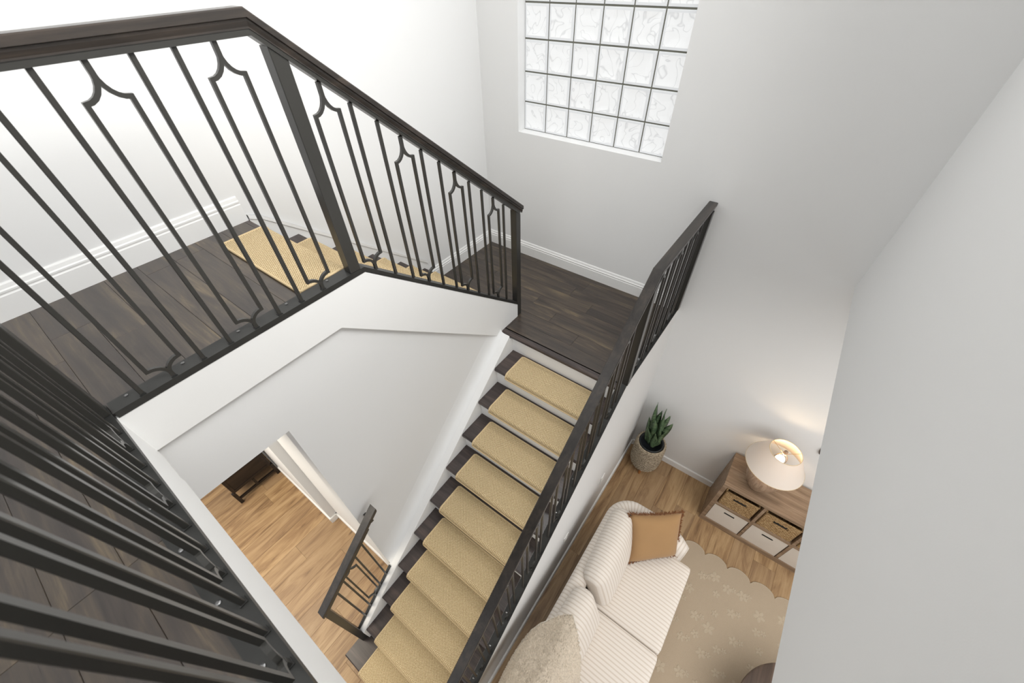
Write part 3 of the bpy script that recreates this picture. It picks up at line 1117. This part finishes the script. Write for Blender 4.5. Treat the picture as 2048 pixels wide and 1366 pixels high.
# continuous back and arms: sweep of a rounded section along the plan path (centre line)
path = []
YA, YN_ = 1.69, .16
for a in range(7):
    path.append((.455 - .074 * a, YA + .022 * math.sin(a / 6 * PI) + .0, 0))
for a in range(1, 9):
    t = a / 8 * PI / 2
    path.append((.01 - .165 * math.sin(t), YA - .165 + .165 * math.cos(t), 0))
for a in range(1, 15):
    path.append((-.155, YA - .165 - (YA - YN_ - .33) * a / 14, 0))
for a in range(1, 9):
    t = a / 8 * PI / 2
    path.append((-.155 + .165 * (1 - math.cos(t)), YN_ + .165 - .165 * math.sin(t), 0))
for a in range(1, 7):
    path.append((.01 + .074 * a, YN_, 0))
m = MB()
dist, dl = 0, []
rings = []
for i, p in enumerate(path):
    a, b = path[max(0, i - 1)], path[min(len(path) - 1, i + 1)]
    d = Vector((b[0] - a[0], b[1] - a[1])).normalized()
    nn = Vector((d.y, -d.x))      # points outwards on one side
    if i:
        dist += math.hypot(p[0] - path[i - 1][0], p[1] - path[i - 1][1])
    fx = max(0, min(1, (p[0] + .06) / .45))
    top = -3.34 - .15 * fx ** 1.2
    hw = .062 + .034 * fx
    bot = -4.04
    ring = []
    N_ = 11
    for k in range(N_):
        t = PI * k / (N_ - 1)
        c, s = math.cos(t), math.sin(t)
        rr_ = hw
        ring.append((p[0] + nn.x * c * rr_, p[1] + nn.y * c * rr_, top - hw * .9 + hw * .9 * s))
    for z in (-3.6, -3.8, bot):
        ring.append((p[0] - nn.x * hw * 1.02, p[1] - nn.y * hw * 1.02, z))
    for z in (bot, -3.8, -3.6):
        ring.append((p[0] + nn.x * hw * 1.02, p[1] + nn.y * hw * 1.02, z))
    e = min(i, len(path) - 1 - i)
    if e < 3:      # round the arm ends
        kx = (.55, .85, .97)[e]
        ring = [(p[0] + (q[0] - p[0]) * kx, p[1] + (q[1] - p[1]) * kx, bot + (q[2] - bot) * (.93, .985, 1)[e]) for q in ring]
    rings.append(ring)
    dl.append(dist)
m.rings(rings)
nr = len(rings[0])
L = sf.location
m.v = [(p[0] - L.x, p[1] - L.y, p[2] - L.z) for p in m.v]
me = bpy.data.meshes.new('frame')
me.from_pydata(m.v, [], m.f)
me.materials.append(M_sofa)
for p_ in me.polygons:
    p_.use_smooth = True
uvl = me.uv_layers.new(name='UVMap')
for lpp in me.loops:
    uvl.data[lpp.index].uv = (dl[min(lpp.vertex_index // nr, len(dl) - 1)], 0)
bmx = bmesh.new()
bmx.from_mesh(me)
bmesh.ops.recalc_face_normals(bmx, faces=bmx.faces)
bmx.to_mesh(me)
bmx.free()
add('back_and_arms', me, sf)
o = under(MB().box(-.08, .50, .20, 1.63, -4.04, -3.80), 'seat_base', M_sofa, sf, bevel=.02, seg=2)
set_uv(o, lambda c, i: (c.y, 0))
for y0, y1 in ((.9325, 1.635), (.225, .9295)):
    m = cushion(.60, y1 - y0, .17, .024, .022)
    o = m.obj('seat_cushion', M_sofa, sf, (.245 - L.x, (y0 + y1) / 2 - L.y, -3.735 - L.z), smooth='all', weld=True)
    set_uv(o, lambda c, i: (c.y, 0))
for y0, y1, rx in ((.945, 1.60, 0.05), (.26, .905, -.04)):
    m = cushion(.17, y1 - y0, .44, .075, .0, bulge=.03)
    q = Matrix.Rotation(math.radians(-17), 4, 'Y') @ Matrix.Rotation(rx, 4, 'Z')
    m.v = [tuple(q @ Vector(p)) for p in m.v]
    o = m.obj('back_cushion', M_sofa, sf, (-.035 - L.x, (y0 + y1) / 2 - L.y, -3.47 - L.z), smooth='all', weld=True)
    set_uv(o, lambda c, i: (c.y, 0))
for x in (-.12, .44):
    for y in (.25, 1.60):
        under(MB().lathe([(.018, Z0 + (.0116 if x > 0 else 0)), (.025, -4.04)], x, y, 12), 'foot', M_table, sf)

# throw pillow
BL, BR, TR, TL = Vector((.09, 1.345, -3.615)), Vector((.40, 1.64, -3.60)), Vector((.288, 1.825, -3.27)), Vector((-.05, 1.555, -3.25))
ctr = (BL + BR + TR + TL) / 4
tp = thing('throw_pillow', 'caramel square pillow with rust fringe leaning in the sofa corner', 'pillow', tuple(ctr))
nrm = (BR - BL).cross(TL - BL).normalized()
m = MB()
n = 16
edge = []
for s in (1, -1):
    i0 = len(m.v)
    for a in range(n + 1):
        for b in range(n + 1):
            u, v = a / n, b / n
            uu, vv = 2 * u - 1, 2 * v - 1
            ui = .5 + (u - .5) * (1 - .07 * (1 - vv * vv) * abs(uu) ** 2)
            vi = .5 + (v - .5) * (1 - .07 * (1 - uu * uu) * abs(vv) ** 2)
            p = BL * (1 - ui) * (1 - vi) + BR * ui * (1 - vi) + TR * ui * vi + TL * (1 - ui) * vi
            h = .078 * ((1 - uu ** 4) * (1 - vv ** 4)) ** .6 + .003 * math.sin(9 * u + 4 * v) * (1 - uu * uu) * (1 - vv * vv)
            m.v.append(tuple(p + nrm * h * s - ctr))
            if s == 1 and (a in (0, n) or b in (0, n)):
                edge.append((p - ctr, ((p - ctr) - nrm * (p - ctr).dot(nrm)).normalized()))
    for a in range(n):
        for b in range(n):
            m.f.append((i0 + a * (n + 1) + b, i0 + (a + 1) * (n + 1) + b, i0 + (a + 1) * (n + 1) + b + 1, i0 + a * (n + 1) + b + 1))
m.obj('pillow_cover', M_pillow, tp, smooth='all', weld=True)
m = MB()
rf = random.Random(3)
for p, d in edge:
    side = d.cross(nrm)
    for k in range(16):
        q = p + side * rf.uniform(-.014, .014)
        tip = q + d * rf.uniform(.010, .024) + side * rf.uniform(-.01, .01) + nrm * rf.uniform(-.012, .012)
        mid = (q + tip) / 2 + nrm * rf.uniform(-.006, .006)
        m.tube([tuple(q - d * .004), tuple(mid), tuple(tip)], [.0026, .0024, .0008], 4)
o = m.obj('fringe', M_fringe, tp)
o['kind'] = 'stuff'

# throw blanket draped over the back of the sofa
prof = [(-.262, -3.62), (-.262, -3.50), (-.258, -3.40), (-.245, -3.34), (-.215, -3.305), (-.17, -3.285), (-.12, -3.262), (-.07, -3.235), (-.02, -3.235), (.03, -3.26), (.07, -3.30), (.10, -3.36), (.12, -3.43), (.135, -3.50), (.148, -3.56)]
yfar = [.30, .36, .42, .47, .535, .60, .65, .685, .635, .57, .515, .465, .43, .405, .385]
m = MB()
rfn = random.Random(11)
rows = []
NY, sub = 42, 4
PR, YFc = [], []
for i in range(len(prof) - 1):
    for s in range(sub):
        t = s / sub
        PR.append((prof[i][0] * (1 - t) + prof[i + 1][0] * t, prof[i][1] * (1 - t) + prof[i + 1][1] * t))
        YFc.append(yfar[i] * (1 - t) + yfar[i + 1] * t)
PR.append(prof[-1])
YFc.append(yfar[-1])
for lay_ in (0, 1):
    i0 = len(m.v)
    for i, (x, z) in enumerate(PR):
        a, b = PR[max(0, i - 1)], PR[min(len(PR) - 1, i + 1)]
        d = Vector((b[0] - a[0], b[1] - a[1])).normalized()
        nx, nz_ = -d.y, d.x
        for j in range(NY + 1):
            t = j / NY
            y = -.15 + (YFc[i] + .15) * t
            off = (.026 if lay_ == 0 else .008) + (rfn.uniform(-.0035, .0035) if lay_ == 0 else 0) + .006 * math.sin(y * 14 + x * 9)
            if j == NY or i in (0, len(PR) - 1):
                off = .017 + (.001 if lay_ == 0 else -.001)
            m.v.append((x + nx * off, y, z + nz_ * off))
    for i in range(len(PR) - 1):
        for j in range(NY):
            q = i0 + i * (NY + 1) + j
            m.f.append((q, q + 1, q + NY + 2, q + NY + 1))
L2_ = Vector((-.05, .3, -3.3))
bl = thing('throw_blanket', 'beige fleece throw draped over the near end of the sofa back', 'blanket', tuple(L2_))
hem = [(m.v[i * (NY + 1) + NY][0], m.v[i * (NY + 1) + NY][1], m.v[i * (NY + 1) + NY][2]) for i in range(len(PR))]
m.v = [(p[0] - L2_.x, p[1] - L2_.y, p[2] - L2_.z) for p in m.v]
m.obj('fleece', M_sherpa, bl, smooth='all')
m = MB().tube([(p[0] - L2_.x, p[1] - L2_.y, p[2] - L2_.z) for p in hem], .0045, 6)
m.obj('hem', M_hem, bl, smooth='all')
# fluffy tufts
m = MB()
for k in range(7000):
    i = rfn.randrange(1, len(PR) - 1)
    t = rfn.random()
    x, z = PR[i]
    a, b = PR[i - 1], PR[i + 1]
    d = Vector((b[0] - a[0], b[1] - a[1])).normalized()
    nx, nz_ = -d.y, d.x
    y = -.12 + (YFc[i] + .115) * t
    ff = rfn.uniform(-.006, .006)
    oo = .023 + .006 * math.sin(y * 14 + x * 9)
    q = Vector((x + nx * oo + d.x * ff, y, z + nz_ * oo + d.y * ff)) - L2_
    r_ = rfn.uniform(.005, .009)
    w = Vector((nx, 0, nz_))
    i0 = len(m.v)
    e1 = Vector((rfn.uniform(-1, 1), rfn.uniform(-1, 1), rfn.uniform(-1, 1))).cross(w).normalized()
    e2 = w.cross(e1)
    m.v += [tuple(q + e1 * r_), tuple(q + e2 * r_), tuple(q - e1 * r_), tuple(q - e2 * r_), tuple(q + w * r_ * 1.3)]
    m.f += [(i0, i0 + 1, i0 + 4), (i0 + 1, i0 + 2, i0 + 4), (i0 + 2, i0 + 3, i0 + 4), (i0 + 3, i0, i0 + 4)]
o = m.obj('fleece_curls', M_sherpa, bl, smooth='all')
o['kind'] = 'stuff'

# ---------------------------------------------------------------- rug
rg = thing('rug', 'beige scalloped rug with raised flowers under the sofa and round table', 'rug', (1.3, .6, Z0))
ex = []


def scal(x0, y0, x1, y1, n, s):
    out = []
    dx, dy = (x1 - x0) / n, (y1 - y0) / n
    ln = math.hypot(dx, dy)
    nx, ny = dy / ln * s, -dx / ln * s
    for i in range(n):
        for a in range(10):
            t = a / 10
            bb = math.sin(PI * t) ** .55 * .058
            out.append((x0 + dx * (i + t) + nx * bb, y0 + dy * (i + t) + ny * bb))
    return out


xa, xb_, ya, yb = .27, 2.47, -.8, 2.012
ex = scal(xa, yb, xb_, yb, 11, -1) + scal(xb_, yb, xb_, ya, 14, -1) + scal(xb_, ya, xa, ya, 11, -1) + scal(xa, ya, xa, yb, 14, -1)
m = MB()
top = [(x - 1.3, y - .6, .011) for x, y in ex]
m.prism([(p[0], p[1], .0005) for p in top], (0, 0, .0105))
m.obj('rug_pile', M_rug, rg)
m = MB()
m.tube([(p[0], p[1], .009) for p in top] + [(top[0][0], top[0][1], .009)], .0045, 5)
m.obj('rug_edge', M_rugflower, rg, smooth='all')
rr2 = random.Random(21)
fm = MB()
for a in range(5):
    t = a * 2 * PI / 5
    pts = []
    c = (.020 * math.cos(t), .020 * math.sin(t))
    pr = []
    for k in range(10):
        u = 2 * PI * k / 10
        lx_, ly_ = .018 * math.cos(u), .012 * math.sin(u)
        pr.append((c[0] + lx_ * math.cos(t) - ly_ * math.sin(t), c[1] + lx_ * math.sin(t) + ly_ * math.cos(t), 0))
    fm.rings([pr, [(c[0] + (q[0] - c[0]) * .7, c[1] + (q[1] - c[1]) * .7, .003) for q in pr]])
fme = fm.mesh('flower', M_rugflower)
placed = []
for k in range(400):
    x, y = rr2.uniform(.55, 1.75), rr2.uniform(.5, 1.93)
    if all(math.hypot(x - a, y - b) > .115 for a, b in placed):
        placed.append((x, y))
        s = rr2.uniform(.8, 1.35)
        o = add('flower', fme, rg, (x - 1.3, y - .6, .011), rr2.uniform(0, 6))
        o.scale = (s, s, 1)
        if rr2.random() < .6:
            o = add('flower', fme, rg, (x - 1.3 + .05, y - .6 + .02, .011), rr2.uniform(0, 6))
            o.scale = (.7, .7, 1)

# ---------------------------------------------------------------- round coffee table
ct = thing('coffee_table', 'round dark oak coffee table standing on the beige rug', 'table', (1.50, 1.05, Z0 + .0115))
MB().lathe([(.0, .358), (.425, .358), (.436, .364), (.438, .375), (.436, .386), (.425, .392), (.0, .392)], n=64, caps=False).obj('table_top', M_table, ct, smooth=True)
for a in range(3):
    t = a * 2 * PI / 3 + .9
    MB().tube([(.27 * math.cos(t), .27 * math.sin(t), .0), (.24 * math.cos(t), .24 * math.sin(t), .36)], [.035, .05], 16).obj('leg', M_table, ct, smooth=True)

# ---------------------------------------------------------------- console in the lower hall
cs = thing('console_cabinet', 'dark wooden console with low stretcher in the lower hall', 'cabinet', (-3.62, -.11, Z0))
MB().box(-.22, .205, -.205, .205, .19, .86).obj('body', M_leather, cs, bevel=.004)
MB().box(-.235, .215, -.22, .22, .86, .885).obj('top_board', M_leather, cs, bevel=.003)
for x in (-.205, .195):
    for y in (-.205, .205):
        MB().box(x - .016, x + .016, y - .016, y + .016, 0, .195).obj('leg', M_leather, cs)
for x in (-.205, .195):
    MB().box(x - .010, x + .010, -.19, .19, .060, .085).obj('stretcher', M_leather, cs)
    MB().box(x - .012, x + .012, -.012, .012, .085, .19).obj('strut', M_leather, cs)
m = MB()
m.box(.205, .211, -.19, .19, .22, .235).box(.205, .211, -.19, .19, .83, .845).box(.205, .211, -.19, -.175, .235, .83).box(.205, .211, .175, .19, .235, .83)
m.obj('panel_moulding', M_leather, cs)

# ---------------------------------------------------------------- outlets and wall ornament
for k, (y, z, w) in enumerate(((1.175, -3.49, 'nearer the throw blanket'), (1.842, -3.53, 'nearer the potted plant'))):
    t = thing('wall_outlet', 'white outlet on the stair wall, the one %s' % w, 'outlet', (-.402, y, z))
    MB().box(0, .006, -.036, .036, -.058, .058).obj('cover_plate', M_plastic, t, bevel=.002)
    for dz in (-.024, .024):
        MB().box(.006, .0085, -.017, .017, dz - .014, dz + .014).obj('socket', M_plastic, t, bevel=.003)
wo = thing('wall_ornament', 'small brown wooden ornament on the window wall beside the right wall edge', 'wall decor', (1.088, YW - .012, -2.88))
MB().rings([[(-.105 + .02 * math.cos(2 * PI * k / 12) * s, -.012 + d, .045 * math.sin(2 * PI * k / 12) * s) for k in range(12)] for s, d in ((1, .024), (1, .008), (.6, 0))]).obj('leaf_carving', M_table, wo)
MB().box(-.10, .12, .002, .012, -.012, .012).obj('stem', M_table, wo)

# ---------------------------------------------------------------- small pieces sit on the part that carries them
for host, smalls in (('base_plate', ('screw', 'collar')), ('lamp_shade', ('shade_trim',)), ('harp', ('finial',)), ('bin_body', ('slot_handle',)), ('inner_pot', ('soil',)), ('pillow_cover', ('fringe',)), ('fleece', ('hem', 'fleece_curls')), ('rug_pile', ('rug_edge', 'flower')), ('body', ('panel_moulding',)), ('cover_plate', ('socket',))):
    for h in [o for o in COL.objects if o.name.split('.')[0] == host and o.parent]:
        for ch in list(h.parent.children):
            if ch.name.split('.')[0] in smalls:
                ch.parent = h
